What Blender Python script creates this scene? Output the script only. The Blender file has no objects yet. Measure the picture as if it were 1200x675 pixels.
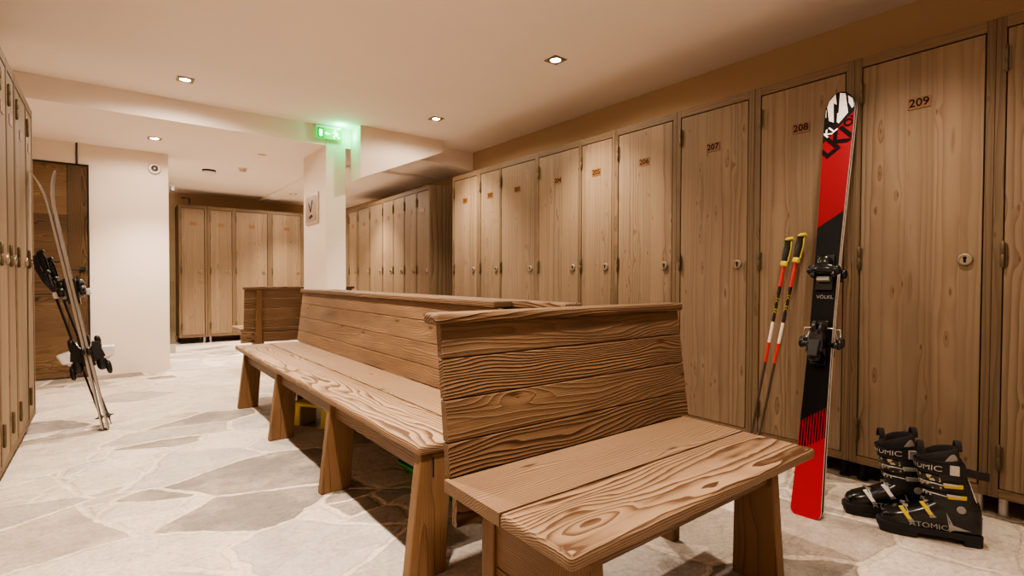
import bpy, bmesh, math, random
from mathutils import Vector, Matrix, noise as mnoise
random.seed(7)
PI = math.pi
SC = bpy.context.scene
C = SC.collection
R = math.radians

# ------------------------------------------------------------------ helpers: materials
def lin(r, g=None, b=None):
    if g is None:
        r, g, b = r
    f = lambda c: (c/255/12.92) if c/255 <= .04045 else ((c/255+.055)/1.055)**2.4
    return (f(r), f(g), f(b), 1)

class NT:
    def __init__(s, name):
        s.m = bpy.data.materials.new(name); s.m.use_nodes = True
        s.t = s.m.node_tree; s.n = s.t.nodes; s.l = s.t.links
        s.b = s.n['Principled BSDF']
    def new(s, typ, **kw):
        x = s.n.new(typ)
        for k, v in kw.items(): setattr(x, k, v)
        return x
    def put(s, sock, v):
        if hasattr(v, 'is_output'): s.l.new(v, sock)
        elif v is not None: sock.default_value = v
    def math(s, op, a, b=None, c=None, clamp=False):
        x = s.new('ShaderNodeMath', operation=op); x.use_clamp = clamp
        s.put(x.inputs[0], a)
        if b is not None: s.put(x.inputs[1], b)
        if c is not None: s.put(x.inputs[2], c)
        return x.outputs[0]
    def vmath(s, op, a, b=None):
        x = s.new('ShaderNodeVectorMath', operation=op)
        s.put(x.inputs[0], a)
        if b is not None: s.put(x.inputs[1], b)
        return x.outputs[0]
    def comb(s, x, y, z):
        c = s.new('ShaderNodeCombineXYZ')
        for i, v in enumerate((x, y, z)): s.put(c.inputs[i], v)
        return c.outputs[0]
    def sep(s, v):
        c = s.new('ShaderNodeSeparateXYZ'); s.put(c.inputs[0], v); return c.outputs
    def noise(s, vec, scale=5, detail=2, rough=.5, dist=0, dims='3D', out=0):
        x = s.new('ShaderNodeTexNoise'); x.noise_dimensions = dims
        s.put(x.inputs['Vector'], vec); x.inputs['Scale'].default_value = scale
        x.inputs['Detail'].default_value = detail; x.inputs['Roughness'].default_value = rough
        x.inputs['Distortion'].default_value = dist
        return x.outputs[out]
    def voro(s, vec, scale=5, feature='F1', dims='3D', rand=1, out='Distance'):
        x = s.new('ShaderNodeTexVoronoi'); x.feature = feature; x.voronoi_dimensions = dims
        s.put(x.inputs['Vector'], vec); x.inputs['Scale'].default_value = scale
        x.inputs['Randomness'].default_value = rand
        return x.outputs[out]
    def ramp(s, fac, stops, interp='LINEAR'):
        x = s.new('ShaderNodeValToRGB'); x.color_ramp.interpolation = interp
        e = x.color_ramp.elements
        while len(e) < len(stops): e.new(.5)
        for i, (p, c) in enumerate(stops): e[i].position = p; e[i].color = c
        s.put(x.inputs[0], fac); return x.outputs[0]
    def mix(s, f, a, b, typ='MIX'):
        x = s.new('ShaderNodeMix', data_type='RGBA', blend_type=typ)
        s.put(x.inputs[0], f); s.put(x.inputs[6], a); s.put(x.inputs[7], b)
        return x.outputs[2]
    def bump(s, h, strength=.3, dist=.005):
        x = s.new('ShaderNodeBump'); x.inputs['Strength'].default_value = strength
        x.inputs['Distance'].default_value = dist; s.put(x.inputs['Height'], h)
        s.l.new(x.outputs[0], s.b.inputs['Normal'])
    def mapr(s, v, a, b, c=0, d=1):
        x = s.new('ShaderNodeMapRange'); s.put(x.inputs[0], v)
        for i, q in enumerate((a, b, c, d)): x.inputs[i+1].default_value = q
        return x.outputs[0]
    def obj(s): return s.new('ShaderNodeTexCoord').outputs['Object']
    def rnd(s): return s.new('ShaderNodeObjectInfo').outputs['Random']
    def col(s, c): s.put(s.b.inputs['Base Color'], c)
    def rough(s, r): s.put(s.b.inputs['Roughness'], r)
    def spec(s, v): s.b.inputs['Specular IOR Level'].default_value = v

def flat(name, c, rough=.5, metal=0, grain=0, spec=.5, emis=None, es=0):
    n = NT(name); n.rough(rough); n.b.inputs['Metallic'].default_value = metal; n.spec(spec)
    base = lin(c)
    f = n.noise(n.obj(), 40, 3)
    dk = tuple(x*.82 for x in base[:3])+(1,)
    n.col(n.mix(f, dk, base))
    if grain: n.bump(n.noise(n.obj(), 250, 2), grain, .002)
    if emis:
        n.b.inputs['Emission Color'].default_value = lin(emis); n.b.inputs['Emission Strength'].default_value = es
    return n.m

def wood(name, axis, light, mid, dark, freq, board=None, pith=.07, depth=.05, wob=.035, knot=.02, knotdens=.62,
         bump=.35, rough=.62, tone=.25, fiber=.25, hi=.55, knotcol=(70, 40, 20), figmin=.45, ctl=False, kscale=(2.4, 9), latep=2.2):
    """solid timber: rings around a wandering pith, knots bend the rings, cut by the face of the part"""
    n = NT(name); P = n.obj(); r = n.rnd()
    x, y, z = n.sep(P)
    if axis == 'X': u, v, w = x, z, y
    elif axis == 'XY': u, v, w = x, y, z
    elif axis == 'Z': u, v, w = z, x, y
    elif axis == 'YZ': u, v, w = y, z, x
    else: u, v, w = y, x, z
    r1 = n.math('MULTIPLY', r, 41.3); r2 = n.math('FRACT', n.math('MULTIPLY', r, 97.7)); r3 = n.math('FRACT', n.math('MULTIPLY', r, 413.1))
    tonev = r3
    if board:
        s = n.math('DIVIDE', n.math('ADD', v, n.math('MULTIPLY', r2, board)), board)
        bi = n.math('FLOOR', s)
        wn = n.new('ShaderNodeTexWhiteNoise'); wn.noise_dimensions = '2D'
        n.put(wn.inputs['Vector'], n.comb(bi, r1, 0))
        c3 = n.sep(wn.outputs['Color'])
        v = n.math('MULTIPLY', n.math('SUBTRACT', n.math('FRACT', s), .5), board)
        r1 = n.math('ADD', r1, n.math('MULTIPLY', c3[0], 17)); r2 = c3[1]; tonev = c3[2]
        seam = n.math('GREATER_THAN', n.math('ABSOLUTE', v), board*.5-.0008)
    uo = n.math('ADD', u, r1)
    pv = n.comb(n.math('MULTIPLY', uo, .75), n.math('MULTIPLY', v, 4), n.math('ADD', n.math('MULTIPLY', w, 5), r1))
    nc = n.sep(n.noise(pv, 1.6, 2, .45, out=1))
    pv2 = n.comb(n.math('MULTIPLY', uo, 3), n.math('MULTIPLY', v, 14), r1)
    nf = n.noise(pv2, 2, 2)
    v0 = n.math('MULTIPLY', n.math('SUBTRACT', r2, .5), pith)
    dv = n.math('ADD', n.math('SUBTRACT', v, v0), n.math('MULTIPLY', n.math('SUBTRACT', nc[0], .5), wob*2))
    oc = n.sep(n.new('ShaderNodeObjectInfo').outputs['Color']) if ctl else None
    dw = n.math('ADD', n.math('ADD', w, n.math('MULTIPLY', oc[2], depth) if ctl else depth), n.math('MULTIPLY', n.math('SUBTRACT', nc[1], .5), wob*2.4))
    rad = n.math('SQRT', n.math('ADD', n.math('MULTIPLY', dv, dv), n.math('MULTIPLY', dw, dw)))
    rad = n.math('ADD', rad, n.math('MULTIPLY', n.math('SUBTRACT', nf, .5), .006))
    kv = n.comb(n.math('MULTIPLY', uo, kscale[0]), n.math('ADD', n.math('MULTIPLY', v, kscale[1]), r1), 0)
    vx = n.new('ShaderNodeTexVoronoi'); vx.voronoi_dimensions = '2D'; n.put(vx.inputs['Vector'], kv); vx.inputs['Scale'].default_value = 1
    kd = vx.outputs['Distance']; kc = n.sep(vx.outputs['Color'])[0]
    on = n.math('GREATER_THAN', kc, knotdens)
    g = n.math('EXPONENT', n.math('MULTIPLY', n.math('MULTIPLY', kd, kd), -14))
    rad = n.math('SUBTRACT', rad, n.math('MULTIPLY', n.math('MULTIPLY', g, on), knot))
    t = n.math('FRACT', n.math('MULTIPLY', rad, freq))
    late = n.math('POWER', t, latep)
    late = n.math('MULTIPLY', late, n.mapr(t, .93, 1, 1, 0))
    fib = n.noise(n.comb(n.math('MULTIPLY', uo, 6), n.math('MULTIPLY', v, 260), n.math('MULTIPLY', w, 260)), 1, 2)
    fig = n.mapr(oc[0], 0, 2, .1, 3.1) if ctl else n.mapr(n.math('FRACT', n.math('MULTIPLY', n.math('ADD', r2, tonev), 5.3)), 0, 1, figmin, 1.25)
    c = n.mix(n.math('MULTIPLY', late, fig, clamp=True), lin(light), lin(dark))
    lowf = n.noise(n.comb(n.math('MULTIPLY', uo, 1.1), n.math('MULTIPLY', v, 3.5), r1), 2, 3)
    c = n.mix(n.mapr(lowf, .35, .7, 0, hi), c, lin(mid))
    c = n.mix(n.math('MULTIPLY', fib, fiber), c, lin(dark))
    core = n.math('MULTIPLY', n.mapr(kd, .03, .09, 1, 0), on)
    c = n.mix(n.math('MULTIPLY', core, .8), c, lin(knotcol))
    k = n.math('ADD', n.math('MULTIPLY', n.math('SUBTRACT', tonev, .5), tone), 1)
    if ctl: k = n.math('MULTIPLY', oc[1], n.math('ADD', n.math('MULTIPLY', n.math('SUBTRACT', k, 1), .4), 1))
    c = n.vmath('MULTIPLY', c, n.comb(k, k, k))
    if board: c = n.mix(n.math('MULTIPLY', seam, .35), c, lin(knotcol))
    n.col(c); n.rough(rough); n.spec(.25)
    h = n.math('ADD', n.math('MULTIPLY', late, 1), n.math('MULTIPLY', fib, -.5))
    n.bump(h, bump, .004)
    return n.m

M = {}
LK = dict(light=(130, 111, 90), mid=(118, 99, 78), dark=(94, 76, 56), freq=62, board=.095, wob=.016, knot=.012, knotdens=.74, bump=.12, rough=.6,
          tone=.20, fiber=.28, hi=.55, depth=.05, knotcol=(88, 58, 34), pith=.16, kscale=(5, 17))
M['pine_v'] = wood('locker pine upright', 'Z', **LK)
FR = dict(LK); FR.update(board=None, light=(116, 97, 75), mid=(98, 80, 60), dark=(76, 60, 43), tone=.3)
M['frame_v'] = wood('locker frame upright', 'Z', **FR)
M['frame_h'] = wood('locker frame rail', 'X', **FR)
BN = dict(ctl=True, latep=2.6, light=(132, 105, 79), mid=(94, 73, 54), dark=(50, 31, 17), freq=115, wob=.055, knot=.022, knotdens=.8, bump=.6, rough=.5,
          tone=.22, fiber=.18, hi=.75, pith=.12, depth=.045, knotcol=(62, 32, 14))
M['bench_x'] = wood('larch plank', 'X', **BN)
SE = dict(BN); SE.update(light=(156, 128, 101), mid=(118, 94, 71), dark=(70, 45, 27), hi=.45, freq=170, depth=.07, wob=.024, knot=.012)
M['bench_seat'] = wood('larch seat plank', 'XY', **SE)
LG = dict(BN); LG.update(light=(124, 95, 66), mid=(102, 75, 50), dark=(68, 46, 28), knot=.012, wob=.02, freq=150)
M['bench_z'] = wood('larch upright', 'Z', **LG)
DR = dict(BN); DR.update(ctl=False, light=(122, 98, 72), mid=(82, 63, 45), dark=(38, 27, 18), freq=110, board=.17, hi=.5, tone=.6, bump=.35)
EB = dict(LG); EB.update(ctl=False)
M['bench_y'] = wood('larch cross plank', 'YZ', **EB)
M['door_h'] = wood('old door planks', 'X', **DR)
DS = dict(DR); DS.update(board=None, light=(112, 88, 62), mid=(86, 66, 45), dark=(50, 35, 22))
M['door_v'] = wood('old door stile', 'Z', **DS)
M['black'] = flat('black plastic', (22, 21, 22), .35)
M['rubber'] = flat('matt black rubber', (16, 15, 15), .7)
M['softblack'] = flat('black lining', (30, 27, 26), .9, grain=.3)
M['greylining'] = flat('grey lining', (150, 145, 140), .9, grain=.3)
M['gloss'] = flat('glossy black shell', (17, 17, 18), .22)
M['matte_shell'] = flat('matt black shell', (30, 30, 31), .5)
M['white'] = flat('white plastic', (225, 222, 218), .4)
M['grey'] = flat('grey plastic', (140, 136, 132), .45)
M['logo_grey'] = flat('grey print', (150, 148, 146), .5)
M['silver'] = flat('brushed metal', (190, 186, 180), .35, .7)
M['steel'] = flat('dull steel', (150, 136, 116), .35, .5)
M['brass'] = flat('aged brass', (96, 82, 60), .45, .5)
M['darkbrass'] = flat('dark hinge metal', (92, 70, 40), .45, .8)
M['plate'] = flat('number plate wood', (112, 72, 32), .5)
M['digits'] = flat('dark digits', (30, 19, 10), .7, spec=.1)
M['yellow'] = flat('yellow plastic', (196, 174, 48), .45)
M['dyellow'] = flat('dull yellow plastic', (190, 168, 12), .6)
M['green'] = flat('green plastic', (20, 150, 30), .5)
M['red'] = flat('red lacquer', (200, 32, 28), .35)
M['skiwhite'] = flat('white ski lacquer', (240, 234, 230), .5)
M['skisilver'] = flat('silver ski lacquer', (168, 156, 145), .35, .2)
M['skidark'] = flat('dark ski top', (30, 26, 24), .45, spec=.2)
M['lettering_black'] = flat('black print', (12, 11, 11), .8, spec=.1)
M['lettering_yellow'] = flat('yellow print', (235, 215, 60), .5)
M['void'] = flat('slot shade', (20, 15, 10), .9)
M['inside'] = flat('cabinet gap shade', (46, 28, 14), .9)
M['plaque'] = flat('grey plaque', (158, 140, 122), .4)
M['plaque_frame'] = flat('pale plaque rim', (196, 176, 156), .3)
M['cable'] = flat('dark cable', (60, 52, 46), .6)

def camo():
    n = NT('mottled black and cream'); n.col(n.ramp(n.noise(n.obj(), 70, 3), [(0, lin(24, 22, 20)), (.5, lin(40, 36, 26)), (.56, lin(170, 160, 130))], 'CONSTANT')); n.rough(.4); return n.m
M['camo'] = camo()
def plaster(name, c, bumpy=.08):
    n = NT(name)
    P = n.new('ShaderNodeNewGeometry').outputs['Position']
    a = n.noise(P, 1.3, 3)
    base = lin(c); dk = tuple(q*.93 for q in base[:3])+(1,)
    n.col(n.mix(a, dk, base)); n.rough(.85); n.spec(.2)
    n.bump(n.noise(P, 60, 4), bumpy, .004)
    return n.m
M['wall'] = plaster('painted plaster wall', (232, 220, 208))
M['ceil'] = plaster('painted ceiling', (240, 231, 224), .03)
M['wall_dark'] = plaster('darker brown plaster', (180, 156, 128))  # browner and darker than the other walls

def stone_floor():
    n = NT('flagstone floor')
    P = n.new('ShaderNodeNewGeometry').outputs['Position']
    wv = n.noise(P, 1.7, 2, out=1)
    wv2 = n.noise(P, 14, 3, out=1)
    q = n.vmath('ADD', P, n.vmath('MULTIPLY', n.vmath('SUBTRACT', wv, (.5, .5, .5)), (.16, .16, 0)))
    q = n.vmath('ADD', q, n.vmath('MULTIPLY', n.vmath('SUBTRACT', wv2, (.5, .5, .5)), (.035, .035, 0)))
    mp = n.new('ShaderNodeMapping'); n.put(mp.inputs[0], q)
    mp.inputs['Rotation'].default_value = (0, 0, R(28)); mp.inputs['Scale'].default_value = (1.0, 1.5, 0); mp.inputs['Location'].default_value = (3.3, 1.7, 0)
    q = mp.outputs[0]
    S1, S2 = 1.75, 3.6
    e1 = n.math('DIVIDE', n.voro(q, S1, 'DISTANCE_TO_EDGE', '2D', .95), S1)
    c1 = n.sep(n.voro(q, S1, 'F1', '2D', .95, 'Color'))
    e2 = n.math('DIVIDE', n.voro(q, S2, 'DISTANCE_TO_EDGE', '2D', .95), S2)
    c2 = n.sep(n.voro(q, S2, 'F1', '2D', .95, 'Color'))
    split = n.math('GREATER_THAN', c1[0], .62)
    edge = n.math('MINIMUM', e1, n.math('ADD', e2, n.math('SUBTRACT', 1, split)))
    mixc = lambda i: n.math('ADD', n.math('MULTIPLY', c2[i], split), n.math('MULTIPLY', c1[i], n.math('SUBTRACT', 1, split)))
    a, b = mixc(1), mixc(2)
    jn = n.noise(P, 9, 3)
    w = n.math('ADD', edge, n.math('MULTIPLY', n.math('SUBTRACT', jn, .5), .034))
    stone = n.mapr(w, .012, .021, 0, 1)
    base = n.ramp(a, [(0, lin(122, 114, 106)), (.13, lin(190, 178, 164)), (.36, lin(158, 150, 142)), (.52, lin(200, 188, 174)), (.74, lin(172, 164, 156)), (.95, lin(160, 148, 136))], 'CONSTANT')
    blot = n.noise(P, 3.2, 5, .62)
    base = n.mix(n.mapr(blot, .45, .75, 0, .6), base, lin(196, 182, 164))
    och = n.noise(P, 2.1, 4, .6)
    base = n.mix(n.math('MULTIPLY', n.mapr(och, .58, .72, 0, .28), b), base, lin(176, 142, 100))
    fine = n.noise(P, 55, 6, .75)
    k = n.mapr(fine, .3, .7, .68, 1.2)
    mot = n.noise(P, 7, 8, .72); k2 = n.mapr(mot, .3, .7, .78, 1.12); k = n.math('MULTIPLY', k, k2)
    crk = n.noise(n.vmath('MULTIPLY', P, (1, 2.2, 1)), 2.6, 6, .6, 1.2); vein = n.mapr(n.math('ABSOLUTE', n.math('SUBTRACT', crk, .5)), 0, .012, .72, 1); k = n.math('MULTIPLY', k, vein)
    rim = n.mapr(n.math('ABSOLUTE', n.math('SUBTRACT', w, .018)), 0, .006, .8, 1); k = n.math('MULTIPLY', k, rim)
    base = n.vmath('MULTIPLY', base, n.comb(k, k, k))
    joint = n.mix(n.noise(P, 16, 5, .7), lin(186, 170, 152), lin(224, 210, 192)); joint = n.vmath('MULTIPLY', joint, n.comb(k, k, k))
    n.col(n.mix(stone, joint, base))
    n.rough(n.mapr(fine, .3, .7, .5, .72)); n.spec(.3)
    h = n.math('ADD', n.math('MULTIPLY', n.math('MINIMUM', n.math('MULTIPLY', w, 40), 1), 1.0), n.math('ADD', n.math('MULTIPLY', n.noise(P, 18, 5, .65), .8), n.math('MULTIPLY', fine, .15)))
    n.bump(h, .6, .014)
    return n.m
M['floor'] = stone_floor()

def emit(name, c, s):
    n = NT(name); n.b.inputs['Base Color'].default_value = lin(c)
    n.b.inputs['Emission Color'].default_value = lin(c); n.b.inputs['Emission Strength'].default_value = s
    n.rough(.5); return n.m
M['lamp'] = emit('lit lamp', (255, 226, 190), 40)
M['exit_green'] = emit('lit green sign', (0, 160, 50), .45)
M['exit_white'] = emit('lit white pictogram', (190, 255, 215), .9)
M['exit_dark'] = emit('dark green door outline', (0, 60, 26), .1)
M['exit_led'] = emit('green indicator', (90, 255, 160), 6)

def glass():
    n = NT('clear glass'); b = n.b
    b.inputs['Base Color'].default_value = lin(226, 238, 232); b.inputs['Roughness'].default_value = .02
    b.inputs['Transmission Weight'].default_value = 1; b.inputs['IOR'].default_value = 1.45
    return n.m
M['glass'] = glass()

def ski_top():
    """red / black top sheet in the ski's own coordinates (z along, x across)"""
    n = NT('red and black ski top sheet'); x, y, z = n.sep(n.obj())
    d = n.math('SUBTRACT', z, n.math('MULTIPLY', x, .75))          # diagonal zones
    comb = n.math('GREATER_THAN', n.math('FRACT', n.math('MULTIPLY', x, 95)), .45)
    tooth = n.math('MULTIPLY', comb, .13)
    dl = n.math('ADD', d, n.math('SUBTRACT', tooth, .065))
    red, dred, blk = lin(160, 8, 14), lin(124, 9, 18), lin(11, 10, 10)
    lowmix = n.mapr(d, .2, .38, 0, .6)
    c = n.mix(lowmix, red, dred)
    c = n.mix(n.math('GREATER_THAN', dl, .365), c, blk)
    c = n.mix(n.math('GREATER_THAN', d, 1.33), c, lin(118, 14, 24))
    c = n.mix(n.math('GREATER_THAN', n.math('SUBTRACT', z, n.math('MULTIPLY', x, 1.2)), 1.80), c, blk)
    n.col(c); n.rough(.4); n.spec(.14); return n.m
M['ski_top'] = ski_top()

def pole_shaft():
    n = NT('red and black pole shaft'); x, y, z = n.sep(n.obj())
    c = n.ramp(n.math('DIVIDE', z, 1.2), [(0, lin(66, 56, 48)), (.467, lin(196, 40, 34)), (.558, lin(226, 214, 200)), (.65, lin(24, 21, 22)), (.81, lin(196, 40, 34))], 'CONSTANT')
    n.col(c); n.rough(.35); return n.m
M['pole'] = pole_shaft()

# ------------------------------------------------------------------ helpers: geometry
def add_box(bm, x0, x1, y0, y1, z0, z1, mat=None):
    vs = [bm.verts.new((x, y, z)) for x in (x0, x1) for y in (y0, y1) for z in (z0, z1)]
    F = [(0, 1, 3, 2), (4, 6, 7, 5), (0, 4, 5, 1), (2, 3, 7, 6), (0, 2, 6, 4), (1, 5, 7, 3)]
    for f in F:
        q = bm.faces.new([vs[i] for i in f])
        if mat is not None: q.material_index = mat
    return vs

def add_hex(bm, bot, top):
    """eight corners: four bottom points then the four above them, same order"""
    b = [bm.verts.new(p) for p in bot]; t = [bm.verts.new(p) for p in top]
    bm.faces.new(b[::-1]); bm.faces.new(t)
    for i in range(4):
        j = (i+1) % 4; bm.faces.new((b[i], b[j], t[j], t[i]))

def add_prism(bm, pts, d, at=lambda p, k: None):
    """pts: list of 3-d points of one polygon, d: extrusion vector"""
    d = Vector(d); a = [bm.verts.new(Vector(p)) for p in pts]; b = [bm.verts.new(Vector(p)+d) for p in pts]
    n = len(a)
    bm.faces.new(a[::-1]); bm.faces.new(b)
    for i in range(n):
        j = (i+1) % n; bm.faces.new((a[i], a[j], b[j], b[i]))

def frame_of(d):
    d = d.normalized(); up = Vector((0, 0, 1)) if abs(d.z) < .95 else Vector((1, 0, 0))
    a = d.cross(up).normalized(); return a, d.cross(a).normalized()

def add_tube(bm, pts, rad, seg=10, cap=True, flat=1.0):
    pts = [Vector(p) for p in pts]
    rad = rad if isinstance(rad, (list, tuple)) else [rad]*len(pts)
    rings = []
    for i, p in enumerate(pts):
        d = (pts[min(i+1, len(pts)-1)]-pts[max(i-1, 0)])
        a, b = frame_of(d)
        rings.append([bm.verts.new(p+(a*math.cos(t)+b*math.sin(t)*flat)*rad[i]) for t in [2*PI*k/seg for k in range(seg)]])
    for r0, r1 in zip(rings, rings[1:]):
        for k in range(seg):
            bm.faces.new((r0[k], r0[(k+1) % seg], r1[(k+1) % seg], r1[k]))
    if cap: bm.faces.new(rings[0][::-1]); bm.faces.new(rings[-1])

def add_lathe(bm, prof, seg=24, org=(0, 0, 0), axis='Z'):
    org = Vector(org)
    def P(r, h, t):
        c, s = r*math.cos(t), r*math.sin(t)
        return org+Vector({'Z': (c, s, h), 'Y': (c, h, s), 'X': (h, c, s)}[axis])
    rings = [[bm.verts.new(P(r, h, 2*PI*k/seg)) for k in range(seg)] for r, h in prof]
    for a, b in zip(rings, rings[1:]):
        for k in range(seg): bm.faces.new((a[k], a[(k+1) % seg], b[(k+1) % seg], b[k]))
    bm.faces.new(rings[0][::-1]); bm.faces.new(rings[-1])

def add_loft(bm, rings, cap0=True, cap1=True):
    rs = [[bm.verts.new(p) for p in r] for r in rings]; n = len(rs[0])
    for a, b in zip(rs, rs[1:]):
        for k in range(n): bm.faces.new((a[k], a[(k+1) % n], b[(k+1) % n], b[k]))
    if cap0: bm.faces.new(rs[0][::-1])
    if cap1: bm.faces.new(rs[-1])

def mesh(name, bm, mats, smooth=None):
    bmesh.ops.recalc_face_normals(bm, faces=bm.faces)
    me = bpy.data.meshes.new(name); bm.to_mesh(me); bm.free()
    for m in (mats if isinstance(mats, (list, tuple)) else [mats]): me.materials.append(m)
    if smooth:
        for p in me.polygons: p.use_smooth = True
        me.set_sharp_from_angle(angle=R(smooth))
    return me

def obj(name, bm, mats, parent=None, bevel=0, seg=2, smooth=None, loc=None, rot=None, sub=0):
    me = mesh(name, bm, mats, smooth)
    o = bpy.data.objects.new(name, me); C.objects.link(o)
    if parent: o.parent = parent
    if loc: o.location = loc
    if rot: o.rotation_euler = rot
    if bevel:
        b = o.modifiers.new('bevel', 'BEVEL'); b.width = bevel; b.segments = seg; b.limit_method = 'ANGLE'; b.angle_limit = R(35)
        b.harden_normals = False
    if sub:
        s = o.modifiers.new('sub', 'SUBSURF'); s.levels = sub; s.render_levels = sub
    return o

def tag(o, label, cat, group=None):
    o['label'] = label; o['category'] = cat
    if group: o['group'] = group
    return o

def thing(name, label, cat, loc=(0, 0, 0), rotz=0, group=None, rot=None):
    o = bpy.data.objects.new(name, None); C.objects.link(o); o.empty_display_size = .1
    o.location = loc; o.rotation_euler = rot if rot else (0, 0, rotz)
    return tag(o, label, cat, group)

def struct(name, bm, m, parent=None, **kw):
    o = obj(name, bm, m, parent, **kw)
    if not parent: o['kind'] = 'structure'
    return o

def copy_tree(o, parent=None):
    c = o.copy(); C.objects.link(c)
    if parent: c.parent = parent
    for ch in list(o.children): copy_tree(ch, c)
    return c

_txt = {}
def text_verts(body, size, shear=0, depth=.0008, spacing=1.0, bold=0):
    key = (body, size, shear, depth, spacing, bold)
    if key not in _txt:
        cu = bpy.data.curves.new('t', 'FONT'); cu.body = body; cu.size = size; cu.align_x = 'CENTER'; cu.align_y = 'CENTER'
        cu.extrude = depth; cu.shear = shear; cu.space_character = spacing; cu.offset = bold; cu.resolution_u = 3
        o = bpy.data.objects.new('t', cu); C.objects.link(o)
        dg = bpy.context.evaluated_depsgraph_get(); dg.update()
        me = bpy.data.meshes.new_from_object(o.evaluated_get(dg))
        bpy.data.objects.remove(o); _txt[key] = me
    return _txt[key]

def clip(bm, hw):
    for sx in (-1, 1):
        bmesh.ops.bisect_plane(bm, geom=bm.verts[:]+bm.edges[:]+bm.faces[:], plane_co=(sx*hw, 0, 0), plane_no=(sx, 0, 0), clear_outer=True)

def text(name, body, size, mat, parent, M4, shear=0, warp=None, bold=0, sx=1, depth=.0008, spacing=1.0, cut=0):
    """lettering as a mesh; local x to the right, local y up, facing +z, then placed by the matrix M4"""
    src = text_verts(body, size, shear, depth, spacing, bold)
    bm = bmesh.new(); bm.from_mesh(src)
    for v in bm.verts:
        p = Vector((v.co.x*sx, v.co.y, v.co.z)); p = M4 @ p
        v.co = warp(p) if warp else p
    if cut: clip(bm, cut)
    me = bpy.data.meshes.new(name); bm.to_mesh(me); bm.free(); me.materials.append(mat)
    o = bpy.data.objects.new(name, me); C.objects.link(o); o.parent = parent
    return o
FACE_Y = Matrix.Rotation(R(90), 4, 'X')       # text standing up, facing -y

# ------------------------------------------------------------------ the room
bm = bmesh.new(); add_box(bm, -1.2, 4.0, -2.6, 10.2, -.1, 0); struct('floor', bm, M['floor'])
HC, LC = 2.51, 2.325
bm = bmesh.new(); add_box(bm, -1.1, 3.6, -2.6, 5.27, HC, HC+.1); struct('ceiling', bm, M['ceil'])
bm = bmesh.new(); add_prism(bm, [(-1.1, 5.25, LC), (3.14, 5.25, LC-.005), (3.40, 5.25, LC-.03), (3.6, 5.25, LC-.03), (3.6, 5.25, HC+.1), (-1.1, 5.25, HC+.1)], (0, 4.75, 0)); struct('ceiling_rear', bm, M['ceil'])
bm = bmesh.new(); add_box(bm, 1.99, 3.45, 6.02, 9.62, LC-.035, LC+.05); struct('ceiling_panel', bm, M['ceil'])
bm = bmesh.new(); add_box(bm, -1.1, -.96, -2.6, 6.72, 0, HC); struct('wall_left', bm, M['wall'])
bm = bmesh.new(); add_box(bm, 3.46, 3.6, -2.6, 9.7, 0, HC); struct('wall_right', bm, M['wall_dark'])
bm = bmesh.new(); add_box(bm, -1.1, 3.6, -2.6, -2.45, 0, HC); struct('wall_front', bm, M['wall'])
bm = bmesh.new(); add_box(bm, -.1, 3.6, 9.62, 9.75, 0, HC); struct('wall_back', bm, M['wall_dark'])
# wall with the plank door: opening x -.66 .. -.17
bm = bmesh.new()
add_box(bm, -.17, .495, 6.70, 6.86, 0, LC+.01); add_box(bm, -1.1, -.17, 6.70, 6.86, 2.115, LC+.01); add_box(bm, -1.1, -1.0, 6.70, 6.86, 0, 2.115)
o = struct('wall_door_side', bm, M['wall'])
bm = bmesh.new(); add_box(bm, -.24, -.1, 6.86, 9.75, 0, LC); struct('wall_passage', bm, M['wall'])
# pier between the benches
bm = bmesh.new(); add_box(bm, 1.70, 1.905, 5.244, 6.0, 0, HC-.002); struct('pillar', bm, M['wall'], bevel=.010, seg=3)
# stair soffit to the right of the pier
bm = bmesh.new()
xs = [(1.962, 1.99), (2.90, 2.385), (2.90, 2.515), (1.962, 2.515)]
add_prism(bm, [(x, 5.0, z) for x, z in xs], (0, .26, 0)); struct('soffit_stair', bm, M['wall'])

# the plank door
d = bpy.data.objects.new('door_1', None); C.objects.link(d); d['kind'] = 'structure'; d.location = (-.17, 6.69, 0)
bm = bmesh.new(); add_box(bm, -.80, -.165, 0, .045, .125, 2.10); obj('door_panel', bm, M['door_h'], d)
bm = bmesh.new(); add_box(bm, -.162, -.012, -.008, .045, .012, 2.10); obj('door_stile', bm, M['door_v'], d, bevel=.003)
bm = bmesh.new(); add_box(bm, -.80, -.165, -.006, .045, .012, .122); obj('bottom_rail', bm, M['door_h'], d, bevel=.003)
bm = bmesh.new(); add_box(bm, -.01, .0, -.014, .03, 0, 2.115); add_box(bm, -.83, 0, -.014, .03, 2.103, 2.115); obj('door_frame', bm, M['black'], d)
h = None
bm = bmesh.new(); add_box(bm, -.075, -.028, -.02, -.008, 1.05, 1.10); h = obj('handle_plate', bm, M['black'], d, bevel=.003)
bm = bmesh.new(); add_tube(bm, [(-.05, -.018, 1.075), (-.05, -.05, 1.075), (-.065, -.055, 1.075), (-.165, -.055, 1.075)], .008, 8); obj('lever', bm, M['black'], h, smooth=40)
bm = bmesh.new(); add_tube(bm, [(-.26, 6.692, 2.325), (-.262, 6.69, 2.22), (-.26, 6.692, 2.117)], .008, 8)
tag(obj('door_cable', bm, M['cable'], smooth=60), 'short dark cable running from the ceiling to the plank door top', 'cable')

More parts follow.
